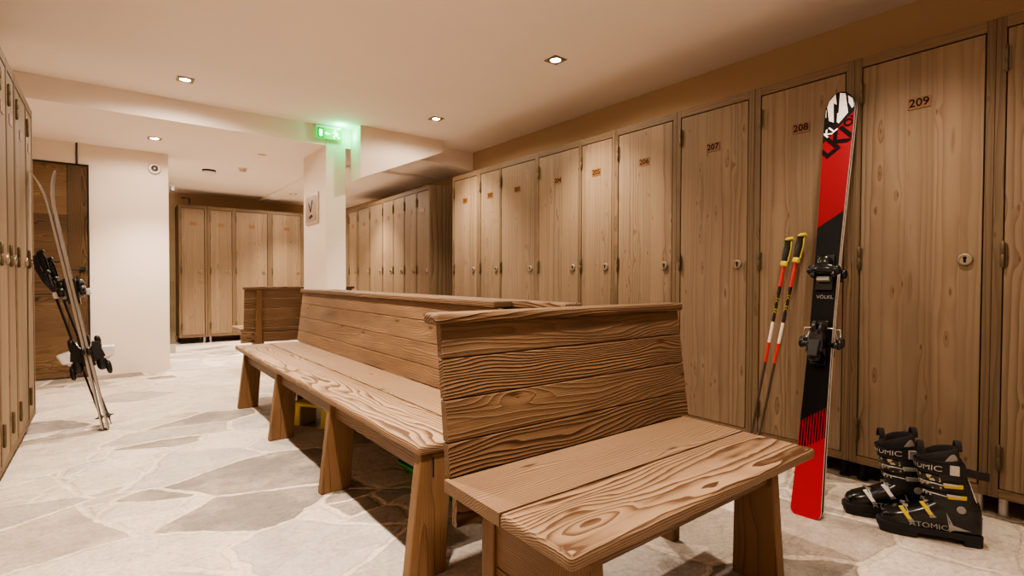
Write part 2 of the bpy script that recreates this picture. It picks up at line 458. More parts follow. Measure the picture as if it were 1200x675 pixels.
# open glass door leaf in the passage
d = bpy.data.objects.new('door_2', None); C.objects.link(d); d['kind'] = 'structure'; d.location = (.0, 8.15, 0)
bm = bmesh.new(); add_box(bm, .0, .665, 0, .01, .02, 2.25); obj('glass_leaf', bm, M['glass'], d)
bm = bmesh.new(); add_box(bm, .50, .668, -.014, .024, .012, .115); obj('patch_fitting', bm, M['silver'], d, bevel=.004)
bm = bmesh.new(); add_box(bm, .63, .668, -.010, .020, 2.14, 2.2); obj('patch_fitting', bm, M['grey'], d, bevel=.004)

# ------------------------------------------------------------------ lockers
KEYZ, PLATEZ, TOP, BOT = 1.088, 1.803, 2.08, .095
DTOP, DBOT = 2.03, .135
DEPTH = .54
def hinge_bm(z):
    bm = bmesh.new(); add_lathe(bm, [(.003, z-.056), (.0068, z-.05), (.0072, z-.002), (.006, z), (.0072, z+.002), (.0068, z+.05), (.003, z+.056)], 10, (0, -.006, 0))
    add_box(bm, -.012, .012, -.0025, .001, z-.045, z+.045); return bm
_h = [mesh('hinge', hinge_bm(z), M['brass'], 40) for z in (1.905, 1.105, .265)]
bm = bmesh.new(); add_lathe(bm, [(.026, 0), (.0265, -.006), (.024, -.011), (.019, -.012), (.0185, -.009), (.001, -.009)], 24, (0, 0, 0), 'Y'); _lock = mesh('lock_rose', bm, M['steel'], 35)
bm = bmesh.new(); add_lathe(bm, [(.0068, -.0085), (.0068, -.0105), (.001, -.0106)], 14, (0, 0, .006), 'Y'); add_box(bm, -.0042, .0042, -.0105, -.0085, -.013, .006); _hole = mesh('keyhole', bm, M['digits'])
bm = bmesh.new(); add_box(bm, -.043, .043, -.003, 0, -.0255, .0255); _plate = mesh('number_plate', bm, M['plate'])
bm = bmesh.new(); add_lathe(bm, [(.024, 0), (.024, .006), (.017, .012), (.017, BOT)], 16); _foot = mesh('foot', bm, M['silver'], 40)
_foot_shaded = _foot.copy(); _foot_shaded.materials[0] = M['rubber']  # blackened copy, stands in for feet in the shade under the cabinets
def put(name, me, parent, loc=(0, 0, 0)):
    o = bpy.data.objects.new(name, me); C.objects.link(o); o.parent = parent; o.location = loc; return o

def locker(label, group, org, rotz, w, doors, lit=''):
    """local x along the front (left to right seen from the front), y into the cabinet"""
    t = thing('locker_cabinet', label, 'locker', org, rotz, group)
    bm = bmesh.new()
    add_box(bm, .001, .019, .022, DEPTH, BOT, TOP); add_box(bm, w-.019, w-.001, .022, DEPTH, BOT, TOP)
    add_box(bm, .019, w-.019, .022, DEPTH, TOP-.02, TOP); add_box(bm, .019, w-.019, .022, DEPTH, BOT, BOT+.02)
    add_box(bm, .019, w-.019, DEPTH-.01, DEPTH, BOT+.02, TOP-.02)
    obj('carcass', bm, M['frame_v'], t)
    xs = [0]+[q for dd in doors for q in (dd[0]-.002, dd[1]+.002)]+[w]
    for a, b in zip(xs[0::2], xs[1::2]):
        s = bmesh.new(); add_box(s, a+.0005, b-.0005, 0, .022, BOT, TOP); obj('stile', s, M['frame_v'], t, bevel=.0015, seg=1)
    for (a, b) in [(dd[0]-.002, dd[1]+.002) for dd in doors]:
        for z0, z1 in ((DTOP+.003, TOP), (BOT, DBOT-.003)):
            bm = bmesh.new(); add_box(bm, a, b, .001, .022, z0, z1); obj('rail', bm, M['frame_h'], t)
    # dark sheet in place of the shade behind the door gaps
    bm = bmesh.new(); add_box(bm, .02, w-.02, .03, .034, BOT+.021, TOP-.021); obj('gap_shade', bm, M['inside'], t)
    for (a, b, num) in doors:
        bm = bmesh.new(); add_box(bm, a+.001, b-.0028, .0035, .024, DBOT, DTOP-.002)
        o = obj('door', bm, M['pine_v'], t, bevel=.0015, seg=1)
        for me in _h: put('hinge', me, o, (a-.001, 0, 0))
        kx = b-.055 if b-a > .25 else b-.045
        lk = put('lock_rose', _lock, o, (kx, .0035, KEYZ)); 
        bm = bmesh.new(); bm.from_mesh(_hole); kh = put('keyhole', _hole, o, (kx, .0035, KEYZ))
        cx = (a+b)/2+.0
        pl = put('number_plate', _plate, o, (cx, .0035, PLATEZ))
        pl['label'] = 'brown plate with number '+num if num else 'small brown number plate'
        if num:
            text('number', num, .05, M['digits'], o, Matrix.Translation((cx, .0002, PLATEZ)) @ FACE_Y, sx=1.02, bold=.0006)
    for x in (.04, w-.04):
        for y in (.07, DEPTH-.06): put('foot', _foot if ('l' if x < .1 else 'r') in lit else _foot_shaded, t, (x, y, 0))
    return t

XR = 2.90
def row_right(ya, yb, doors, label, lit=''):
    return locker(label, 'lockers along the right wall', (XR, ya, 0), -PI/2, ya-yb, [(ya-a, ya-b, s) for a, b, s in doors], lit)
row_right(4.80, 4.30, [(4.765, 4.34, '201')], 'pine locker 201 at the far end of the right wall row')
row_right(4.30, 3.409, [(4.264, 3.949, '202'), (3.922, 3.437, '203')], 'pine double locker with doors 202 and 203')
row_right(3.409, 2.535, [(3.381, 2.908, '204'), (2.871, 2.565, '205')], 'pine double locker with doors 204 and 205')
row_right(2.535, 2.014, [(2.501, 2.046, '206')], 'pine locker 206 behind the near bench backrest')
row_right(2.014, 1.500, [(1.981, 1.539, '207')], 'pine locker 207 beside the near bench backrest end')
row_right(1.500, 1.003, [(1.464, 1.040, '208')], 'pine locker 208 with ski poles and skis leaning on it')
row_right(1.003, .486, [(.968, .517, '209')], 'pine locker 209 behind the ski boots', 'r')
row_right(.486, -.03, [(.451, .005, '')], 'pine locker cut by the right picture edge, past locker 209', 'l')

# second row beyond, in line with the first, a touch skewed
A2 = R(1.5)
def row_far(sa, sb, doors, label):
    """s: distance along the row from its near end"""
    org = (2.915+math.sin(A2)*sa, 5.33+math.cos(A2)*sa, 0)
    return locker(label, 'lockers in the rear right row', org, -PI/2-A2, sa-sb, [(sa-a, sa-b, '') for a, b in doors])
row_far(.706, 0, [(.686, .375), (.336, .04)], 'rear right row locker with two doors, its side panel bare, nearest of its row')
row_far(1.412, .708, [(1.391, 1.063), (1.035, .728)], 'rear right row locker with two doors, second from the bare side panel')
row_far(2.385, 1.414, [(2.348, 1.92), (1.87, 1.432)], 'rear right row locker with two wide doors, third from the bare side panel')
row_far(2.80, 2.387, [(2.76, 2.43)], 'single door rear right row locker half hidden by the white pillar')

def row_back(xa, xb, doors, label, lit=''):
    return locker(label, 'lockers on the far end wall', (xa, 9.08, 0), 0, xb-xa, [(a-xa, b-xa, '') for a, b in doors], lit)
row_back(.79, 1.16, [(.825, 1.122)], 'single door locker on the far end wall beside the glass door', 'r')
row_back(1.162, 2.58, [(1.201, 1.493), (1.553, 2.007), (2.081, 2.532)], 'three door locker on the far end wall, left of the pillar', 'l')

def row_left(ya, yb, doors, label):
    return locker(label, 'lockers along the left wall', (-.402, ya, 0), PI/2, yb-ya, [(a-ya, b-ya, '') for a, b in doors])
row_left(3.845, 4.62, [(3.872, 4.285), (4.315, 4.585)], 'left wall locker that the silver skis lean against')
row_left(2.80, 3.843, [(2.84, 3.28), (3.315, 3.555), (3.595, 3.815)], 'left wall locker cut by the left picture edge')

# ------------------------------------------------------------------ benches
def rough_edge(bm, amp, sc, seed, keep=lambda v: False):
    for v in bm.verts:
        if keep(v): continue
        p = v.co*sc+Vector((seed, seed*1.7, 0)); v.co += Vector((mnoise.noise(p), mnoise.noise(p+Vector((9, 0, 0))), mnoise.noise(p+Vector((0, 9, 0)))))*amp

def plank_bm(x0, x1, y0, y1, z0, z1, nx=1, amp=0, seed=0):
    bm = bmesh.new()
    if nx == 1: add_box(bm, x0, x1, y0, y1, z0, z1); return bm
    rings = []
    for i in range(nx+1):
        x = x0+(x1-x0)*i/nx
        e = mnoise.noise(Vector((x*5, seed, 0)))*amp+mnoise.noise(Vector((x*17, seed, 3)))*amp*.5
        rings.append([(x, y0+e, z0), (x, y1, z0), (x, y1, z1), (x, y0+e, z1)])
    add_loft(bm, rings); return bm

ZG = [.452, .545, .661, .774, .872]
def tint(o, fig, tone=1, dep=1):
    o.color = (fig, tone, dep, 1); return o
BACKFIG = {2: ((1.3, 1.0, .5), (.2, .92), (1.7, 1.12, .25), (.25, .85)), 3: ((.3, 1.15), (.35, 1.1), (.25, 1.12), (.2, 1.05))}
def backrest(t, x0, x1, y0, lean, seed, lab=None):
    """four planks, leaning back, and a cap board"""
    tk = .028
    for k in range(4):
        za, zb = ZG[k]+.0015, ZG[k+1]-.0015
        ya, yb = y0+lean*(za-.45)/.42, y0+lean*(zb-.45)/.42
        bm = bmesh.new()
        add_hex(bm, [(x0, ya, za), (x1, ya, za), (x1, ya+tk, za), (x0, ya+tk, za)], [(x0, yb, zb), (x1, yb, zb), (x1, yb+tk, zb), (x0, yb+tk, zb)])
        tint(obj('back_plank', bm, M['bench_x'], t, bevel=.003), *BACKFIG[seed][k])

def leg_bm(x0, th, yt, yb, z1, splay=0):
    """board leg: (front, rear) depth at top yt and at the floor yb"""
    bm = bmesh.new()
    add_hex(bm, [(x0, yb[0], 0), (x0+th, yb[0], 0), (x0+th, yb[1], 0), (x0, yb[1], 0)], [(x0, yt[0], z1), (x0+th, yt[0], z1), (x0+th, yt[1], z1), (x0, yt[1], z1)])
    return bm

def short_bench(label, org, rotz, L=1.10, bi=.015, bx=0.03):
    t = thing('wooden_bench', label, 'bench', org, rotz, 'plank benches around the pillar')
    bm = plank_bm(0, L, 0, .2452, .415, .45, 24, .004, 1.3); tint(obj('seat_board', bm, M['bench_seat'], t, bevel=.011, seg=3), 1.1, .95)
    bm = plank_bm(.002, L-.002, .2458, .50, .416, .45); tint(obj('seat_board', bm, M['bench_seat'], t, bevel=.001), .7, .88)
    backrest(t, bi, L+bx, .488, .055, 2)
    bm = plank_bm(bi-.025, L+bx+.012, .525, .60, .870, .902, 10, .002, 4); obj('cap_board', bm, M['bench_x'], t, bevel=.010, seg=3)
    for x in (bi+.16, L-.2):
        bm = bmesh.new(); add_hex(bm, [(x, .53, .28), (x+.06, .53, .28), (x+.06, .562, .28), (x, .562, .28)], [(x, .575, .87), (x+.06, .575, .87), (x+.06, .60, .87), (x, .60, .87)])
        obj('back_batten', bm, M['bench_z'], t, bevel=.003)
    bm = bmesh.new(); add_box(bm, bi+.03, L, .505, .53, .30, .41); obj('rear_board', bm, M['bench_x'], t, bevel=.003)
    for x in (.126, .965):
        tint(obj('leg', leg_bm(x, .043, (.076, .20), (.046, .205), .415), M['bench_z'], t, bevel=.004), .4)
        tint(obj('leg', leg_bm(x, .043, (.44, .50), (.44, .50), .415), M['bench_z'], t, bevel=.004), .3)
        bm = bmesh.new(); add_box(bm, x+.008, x+.035, .20, .44, .33, .405); obj('side_rail', bm, M['bench_y'], t, bevel=.003)
    bm = bmesh.new(); add_box(bm, .169, .965, .088, .118, .335, .413); obj('apron', bm, M['bench_x'], t, bevel=.003)
    for z0, z1 in ((.06, .19), (.193, .328)):
        bm = bmesh.new(); add_box(bm, .136, .158, .195, .445, z0, z1); obj('end_board', bm, M['bench_y'], t, bevel=.002)
    return t

def long_bench(label, org, rotz, L=3.17):
    t = thing('wooden_bench', label, 'bench', org, rotz, 'plank benches around the pillar')
    bm = plank_bm(0, L, 0, 0.256, .415, .45, 60, .006, 5.1); tint(obj('seat_board', bm, M['bench_seat'], t, bevel=.012, seg=3), 1.1, 1.04)
    bm = plank_bm(.003, L-.002, .2565, .50, .416, .4495); tint(obj('seat_board', bm, M['bench_seat'], t, bevel=.001), .8, .98)
    backrest(t, -.03, L-.30, .488, .05, 3)
    bm = plank_bm(-.03, L-.30, .515, .615, .872, .902, 20, .002, 7); obj('cap_board', bm, M['bench_x'], t, bevel=.007, seg=2)
    for i, x in enumerate((.27, 1.25, 2.23, 3.115)):
        l = tint(obj('leg', leg_bm(x, .045, (.012, .135), (-.035, .105), .415), M['bench_z'], t, bevel=.004), .3, 1.05)
        if i == 3:
            bm = bmesh.new(); add_box(bm, x+.0445, x+.0465, .055, .061, .335, .40); obj('slot', bm, M['void'], l)  # thin dark box drawn for the shade inside the mortise
        if i < 3: tint(obj('leg', leg_bm(x, .045, (.38, .50), (.40, .53), .415), M['bench_z'], t, bevel=.004), .3)
        bm = bmesh.new(); add_box(bm, x+.008, x+.037, .135, .38, .33, .41); obj('cross_rail', bm, M['bench_y'], t, bevel=.003)
    ends = [.10, .27, .315, 1.25, 1.295, 2.23, 2.275, 3.115]
    for a, b in ((.315, 1.25), (1.295, 2.23), (2.275, 3.115)):
        bm = bmesh.new(); add_box(bm, a, b, .034, .062, .345, .413); obj('apron', bm, M['bench_x'], t, bevel=.003)
    return t
long_bench('long plank bench facing the left aisle, green and yellow items beneath it', (.787, 4.68, 0), -PI/2)
long_bench('long plank bench on the locker side, back to back with the aisle bench', (2.02, 1.51, 0), PI/2)
short_bench('short plank bench at the near end of the bench group', (.712, .724, 0), 0)
short_bench('short plank bench beyond the pillar seen from behind', (2.28, 6.62, 0), PI, 1.20, .015, -.03)

# things beneath the aisle bench
t = thing('step_stool', 'dull yellow step stool under the aisle bench', 'stool', (.965, 3.66, 0), R(-60))
def u_prof(h, w, tk): return [(0, 0, 0), (tk, 0, 0), (tk, 0, h-tk), (w-tk, 0, h-tk), (w-tk, 0, 0), (w, 0, 0), (w, 0, h), (0, 0, h)]
bm = bmesh.new(); add_box(bm, -.005, .29, -.005, .165, .135, .165); obj('step_top', bm, M['dyellow'], t, bevel=.012, seg=3)
for x in (0, .23):
    bm = bmesh.new(); add_hex(bm, [(x, 0, 0), (x+.055, 0, 0), (x+.055, .16, 0), (x, .16, 0)], [(x, .005, .137), (x+.055, .005, .137), (x+.055, .155, .137), (x, .155, .137)]); obj('leg', bm, M['dyellow'], t, bevel=.008)
t = thing('sledge_tray', 'bright green plastic tray under the near end of the aisle bench', 'tray', (1.265, 2.145, 0), R(3))
def rr(hx, hy, r, z, n=5):
    p = []
    for cx, cy, a0 in ((hx-r, hy-r, 0), (-hx+r, hy-r, 90), (-hx+r, -hy+r, 180), (hx-r, -hy+r, 270)):
        for k in range(n+1):
            a = R(a0+90*k/n); p.append((cx+r*math.cos(a), cy+r*math.sin(a), z))
    return p
bm = bmesh.new(); add_loft(bm, [rr(.10, .20, .05, .03), rr(.135, .235, .06, .085), rr(.15, .25, .06, .09), rr(.15, .25, .06, .10), rr(.128, .228, .055, .10), rr(.10, .2, .05, .04)])
obj('tub', bm, M['green'], t, smooth=40)
for y in (-.14, .14):
    bm = bmesh.new(); add_box(bm, -.09, .09, y-.015, y+.015, 0, .032); obj('runner', bm, M['green'], t, bevel=.004)

# ------------------------------------------------------------------ skis
def axes(org, tip, xd):
    z = (Vector(tip)-Vector(org)).normalized(); x = Vector(xd); x = (x-z*x.dot(z)).normalized(); y = z.cross(x)
    m = Matrix((x, y, z)).transposed().to_4x4(); m.translation = Vector(org); return m

def ski_bm(L, wtail, wwaist, wtip, th, upl, uph, tipl=.10, tail_r=.028):
    bm = bmesh.new()
    zs = [0, .002, .006, .012, .02, .03]+[.03+(L-tipl-.03)*i/26 for i in range(1, 27)]+[L-tipl+tipl*math.sin(PI/2*i/9) for i in range(1, 10)]
    rings = []
    for z in zs:
        f = z/L
        w = wwaist+(wtail-wwaist)*max(0, (.42-f)/.42)**1.7 if f < .42 else wwaist+(wtip-wwaist)*min(1, (f-.42)/.48)**1.6
        if z < .03: w -= 2*tail_r*(1-math.sqrt(max(0, 1-((.03-z)/.03)**2)))
        if z > L-tipl: w *= max(.03, math.sqrt(max(0, 1-((z-(L-tipl))/tipl)**2)))
        yo = -uph*max(0, (z-(L-upl))/upl)**2
        t = th*(.55+.45*math.sin(PI*min(1, max(0, f))))
        rings.append([(-w/2, yo, z), (w/2, yo, z), (w/2, yo+t, z), (-w/2, yo+t, z)])
    rs = [[bm.verts.new(p) for p in r] for r in rings]
    for a, b in zip(rs, rs[1:]):
        for k, mi in ((0, 0), (1, 1), (2, 2), (3, 1)):
            f = bm.faces.new((a[k], a[(k+1) % 4], b[(k+1) % 4], b[k])); f.material_index = mi
    bm.faces.new(rs[0][::-1]).material_index = 1; bm.faces.new(rs[-1]).material_index = 1
    return bm

def blob(bm, cx, cy, cz, rx, ry, rz, n=2.6, seg=14, rows=8):
    rings = []
    for i in range(rows+1):
        a = -PI/2+PI*i/rows; zz = math.sin(a); c = max(.02, math.cos(a))
        zz = math.copysign(abs(zz)**(2/n), zz); c = c**(2/n)
        rings.append([(cx+rx*c*math.copysign(abs(math.cos(t))**(2/n), math.cos(t)), cy+ry*c*math.copysign(abs(math.sin(t))**(2/n), math.sin(t)), cz+rz*zz) for t in [2*PI*k/seg for k in range(seg)]])
    add_loft(bm, rings)

def toe_binding(ski, z, m1, m2, s=1.0):
    bm = bmesh.new(); add_box(bm, -.034, .034, -.013, 0, z-.09, z+.075)
    blob(bm, 0, -.030, z+.035, .030*s, .024*s, .034); blob(bm, 0, -.036, z+.002, .052*s, .020*s, .024, 3)
    o = obj('toe_binding', bm, m1, ski, bevel=.002, smooth=45)
    for sx in (-1, 1):
        bm = bmesh.new(); blob(bm, sx*.052*s, -.034, z-.002, .017, .020, .022, 2.4); blob(bm, sx*.040*s, -.036, z-.024, .012, .016, .016)
        obj('toe_wing', bm, m2, o, smooth=60)
    bm = bmesh.new(); add_box(bm, -.026, .026, -.040, -.012, z-.052, z-.032); obj('release_scale', bm, M['grey'], o, bevel=.003)
    return o

def heel_binding(ski, z, m1, m2, s=1.0, arm=True):
    bm = bmesh.new(); add_box(bm, -.032, .032, -.013, 0, z-.10, z+.10)
    add_hex(bm, [(-.034, -.075, z-.05), (.034, -.075, z-.05), (.036, -.012, z-.075), (-.036, -.012, z-.075)], [(-.024, -.060, z+.05), (.024, -.060, z+.05), (.03, -.012, z+.06), (-.03, -.012, z+.06)])
    blob(bm, 0, -.055, z-.065, .028, .022, .030); blob(bm, -.012, -.05, z+.06, .013, .018, .03); blob(bm, .014, -.05, z+.05, .011, .016, .036)
    o = obj('heel_binding', bm, m1, ski, bevel=.003, smooth=45)
    bm = bmesh.new(); add_hex(bm, [(-.017, -.092, z-.075), (.017, -.092, z-.075), (.02, -.07, z-.08), (-.02, -.07, z-.08)], [(-.022, -.082, z+.0), (.022, -.082, z+.0), (.022, -.062, z+.0), (-.022, -.062, z+.0)])
    obj('heel_lever', bm, m2, o, bevel=.004)
    for sx in (-1, 1):
        bm = bmesh.new(); add_tube(bm, [(sx*.030, -.016, z+.065), (sx*.060, -.020, z+.062), (sx*.066, -.012, z+.03), (sx*.070, .004, z+.012)], .0028, 7); w = obj('brake_wire', bm, M['silver'], o, smooth=60)
        bm = bmesh.new(); blob(bm, sx*.074, .004, z+.0, .014, .010, .026, 2.4); blob(bm, sx*.060, .0, z-.008, .016, .010, .014); obj('brake_foot', bm, m1, o, smooth=60)
    return o

def ski(name, label, org, tip, xd, L, ws, th, tops, upl, uph, group, binding):
    t = thing(name, label, 'ski', group=group); t.matrix_world = axes(org, tip, xd)
    o = obj('ski_body', ski_bm(L, *ws, th, upl, uph), tops, t, smooth=40)
    toe_binding(t, binding[0], binding[2], binding[2]); heel_binding(t, binding[1], binding[2], binding[3])
    return t
SB, ST = Vector((2.300, .955, .0)), Vector((2.83, 1.035, 1.91))
XD = Vector((.10, -.99, 0))
SL = 1.985
sk = ski('ski', 'red and black ski with bold white tip graphic, facing the room by locker 208', SB, ST, XD, SL, (.118, .092, .126), .017,
         [M['ski_top'], M['skiwhite'], M['black']], .16, .012, 'pair of red skis', (1.075, .745, M['gloss'], M['black']))
# tip graphics: drawn in small units measured on the ski tip, then wrapped on the top sheet
def up(z): return -.012*max(0, (z-(SL-.16))/.16)**2
def tipxy(px, py):
    return Vector(((px-(365-(py-200)*.083))*.126/190, 0, SL-.003-(py-106)*.00074))
def tip_poly(name, pts, mat, lift=.0016):
    bm = bmesh.new(); q = []
    for a, b in zip(pts, pts[1:]+pts[:1]):
        for k in range(4):
            p = tipxy(a[0]+(b[0]-a[0])*k/4, a[1]+(b[1]-a[1])*k/4); q.append((p.x, up(p.z)-lift, p.z))
    bm.faces.new([bm.verts.new(p) for p in q]); bmesh.ops.triangulate(bm, faces=bm.faces); clip(bm, .0585)
    obj(name, bm, mat, sk)
tip_poly('tip_graphic', [(338, 116), (300, 152), (284, 190), (294, 292), (324, 310), (326, 172), (346, 186), (342, 115)], M['skiwhite'])
tip_poly('tip_graphic', [(370, 110), (404, 122), (416, 258), (356, 322), (344, 312), (348, 246), (380, 268)], M['skiwhite'])
tip_poly('tip_graphic', [(420, 140), (446, 165), (455, 220), (440, 232), (422, 190)], M['skiwhite'])
tip_poly('tip_graphic', [(266, 205), (278, 208), (276, 262), (264, 268)], M['skiwhite'])
def ski_text(body, size, px, py, ang, mat, bold=.001, sx=1.0):
    p = tipxy(px, py)
    m = Matrix.Translation((p.x, -.0022, p.z)) @ Matrix.Rotation(R(-ang), 4, 'Y') @ FACE_Y
    return text('lettering', body, size, mat, sk, m, warp=lambda q: Vector((q.x, q.y+up(q.z), q.z)), bold=bold, sx=sx, depth=.0004, cut=.059)
ski_text('LKL', .118, 350, 446, 41, M['lettering_black'], .0035, .95)
ski_text('KL', .052, 300, 374, 41, M['skiwhite'], .0012)
ski_text('OL', .052, 434, 318, 41, M['lettering_black'], .0012)
p = None
text('lettering', 'V\u00d6LKL', .022, M['grey'], sk, Matrix.Translation((0.004, -.0012, .955)) @ FACE_Y, bold=.0004)
sk2 = ski('ski', 'second red ski, its base against the front one and its bindings toward locker 208', SB+Vector((.036, .002, 0)), ST+Vector((.036, .002, 0)), -XD, SL, (.118, .092, .126), .017,
          [M['ski_top'], M['skiwhite'], M['black']], .16, .012, 'pair of red skis', (1.075, .745, M['gloss'], M['black']))

# silver skis on the left, edge on
GB, GT = Vector((-.055, 4.31, 0)), Vector((-.346, 4.405, 1.62))
GX = Vector((-.02, -1, 0))
gs = (.105, .072, .110)
g1 = ski('ski', 'silver ski seen edge on, the left one of the pair by the plank door', GB, GT, GX, 1.70, gs, .015, [M['skidark'], M['skisilver'], M['skidark']], .24, .048, 'pair of silver skis', (.93, .53, M['black'], M['white']))
g2 = ski('ski', 'silver ski seen edge on, the right one of the pair by the plank door', GB+Vector((.035, .004, 0)), GT+Vector((.035, .004, 0)), -GX, 1.70, gs, .015, [M['skidark'], M['skisilver'], M['skidark']], .24, .048, 'pair of silver skis', (.93, .53, M['black'], M['white']))
for t in (g1, g2):
    bm = bmesh.new(); add_box(bm, -.03, .03, -.078, -.05, .89, .93); obj('toe_cap', bm, M['white'], t, bevel=.008, seg=3)
    bm = bmesh.new(); add_hex(bm, [(-.034, -.115, .47), (.034, -.115, .47), (.034, -.06, .46), (-.034, -.06, .46)], [(-.03, -.135, .535), (.03, -.135, .535), (.03, -.055, .55), (-.03, -.055, .55)]); obj('heel_cap', bm, M['white'], t, bevel=.012, seg=3)
    bm = bmesh.new(); blob(bm, 0, -.075, .40, .022, .016, .045); blob(bm, 0, -.045, .44, .03, .03, .05); obj('heel_foot', bm, M['black'], t, smooth=60)

# ------------------------------------------------------------------ poles
def pole(label, tip, top, L, shaft, grip, accent, group, xd=(1, 0, 0), strap=False, letters=True):
    t = thing('ski_pole', label, 'ski pole', group=group); t.matrix_world = axes(tip, top, xd)
    bm = bmesh.new(); add_tube(bm, [(0, 0, .03), (0, 0, .10), (0, 0, L-.30), (0, 0, L-.12)], [.0045, .0055, .0085, .0085], 12); obj('shaft', bm, shaft, t, smooth=40)
    bm = bmesh.new(); add_lathe(bm, [(.001, 0), (.003, .004), (.0045, .032), (.001, .034)], 10); obj('tip', bm, M['steel'], t, smooth=40)
    bm = bmesh.new(); add_lathe(bm, [(.008, .045), (.010, .052), (.030, .058), (.032, .062), (.012, .068), (.008, .080)], 16); obj('basket', bm, M['black'], t, smooth=40)
    bm = bmesh.new(); add_tube(bm, [(0, 0, L-.135), (0, 0, L-.12), (0, .001, L-.09), (0, .003, L-.06), (0, .001, L-.03), (0, -.001, L-.012)], [.0125, .014, .0165, .0175, .0145, .018], 14, flat=1.15); g = obj('grip', bm, grip, t, smooth=50)
    bm = bmesh.new(); add_lathe(bm, [(.0125, L-.152), (.0185, L-.148), (.0195, L-.135), (.0165, L-.125), (.012, L-.123)], 14); obj('collar', bm, accent, g, smooth=50)
    bm = bmesh.new(); add_tube(bm, [(-.016, 0, L-.012), (.0, 0, L-.006), (.024, -.004, L+.001)], [.008, .014, .009], 12, flat=.9)
    obj('grip_top', bm, accent, g, smooth=50)
    bm = bmesh.new(); add_tube(bm, [(.016, -.006, L-.014), (.0215, -.008, L-.06), (.018, -.006, L-.125)], [.004, .003, .004], 8); obj('grip_trim', bm, accent, g, smooth=50)
    if strap:
        bm = bmesh.new(); P = [(-.02, -.01, L-.02), (-.035, -.02, L-.10), (-.02, -.02, L-.20), (.02, -.025, L-.30)]
        rings = [[(x-.014, y, z), (x+.014, y+.006, z), (x+.014, y+.009, z), (x-.014, y+.003, z)] for x, y, z in P]; add_loft(bm, rings); obj('strap', bm, M['softblack'], t)
    if letters:
        for k, ch in enumerate('LEKI'):
            pass
        m = Matrix.Translation((0, 0, L-.36)) @ Matrix.Rotation(R(90), 4, 'Y') @ Matrix.Rotation(R(90), 4, 'X')
        def wrap(p):
            a = p.x/.0094; c = 1
            return Vector((.0092*math.sin(a), -.0092*math.cos(a), p.z))
        text('lettering', 'LEKI LEKI', .030, M['lettering_yellow'], t, m, warp=wrap, bold=.0005, sx=.9)
    return t
pole('red and black ski pole with yellow grip, the left one on locker 208', (2.73, 1.441, 0), (2.853, 1.281, 1.224), 1.235, M['pole'], M['black'], M['yellow'], 'red ski poles', XD)
pole('red and black ski pole with yellow grip, the right one beside the red skis', (2.73, 1.400, 0), (2.853, 1.219, 1.234), 1.255, M['pole'], M['black'], M['yellow'], 'red ski poles', XD)
pole('black ski pole with hanging strap, its grip touching the left lockers', (-.05, 4.425, 0), (-.368, 4.52, 1.165), 1.21, M['black'], M['softblack'], M['black'], 'black ski poles', (1, -.1, 0), True, False)
pole('black ski pole behind the silver skis, its basket beside their tails', (-.008, 4.455, 0), (-.33, 4.57, 1.12), 1.17, M['black'], M['softblack'], M['black'], 'black ski poles', (1, -.1, 0), True, False)

# ------------------------------------------------------------------ ski boots
SHELL = [(.004, .024, .035, .125), (.012, .036, .032, .165), (.03, .043, .03, .19), (.06, .046, .03, .20), (.10, .047, .03, .195), (.14, .047, .03, .17), (.18, .048, .03, .137), (.22, .050, .03, .116), (.255, .0495, .03, .104), (.285, .044, .031, .092), (.305, .033, .033, .080), (.315, .018, .037, .066)]
def shell_at(x):
    for a, b in zip(SHELL, SHELL[1:]):
        if x <= b[0]:
            k = max(0, (x-a[0])/(b[0]-a[0])); return [a[i]+(b[i]-a[i])*k for i in range(4)]
    return SHELL[-1]
NE = 2.7
def shell_y(x, z):
    _, w, z0, z1 = shell_at(x); zc, h = (z0+z1)/2, (z1-z0)/2
    return w*max(0, 1-abs((z-zc)/h)**NE)**(1/NE)
def sup(n, t):
    c, s = math.cos(t), math.sin(t); return math.copysign(abs(c)**(2/n), c), math.copysign(abs(s)**(2/n), s)
def cuff_c(z): return .083+(z-.12)*.27
def cuff_r(z): k = (z-.12)/.19; return .080-.010*k, .0475+.006*k
def cuff_pt(a, z, off=0):
    rx, ry = cuff_r(z); c, s = sup(2.3, a); return Vector((cuff_c(z)+(rx+off)*c, (ry+off)*s, z))

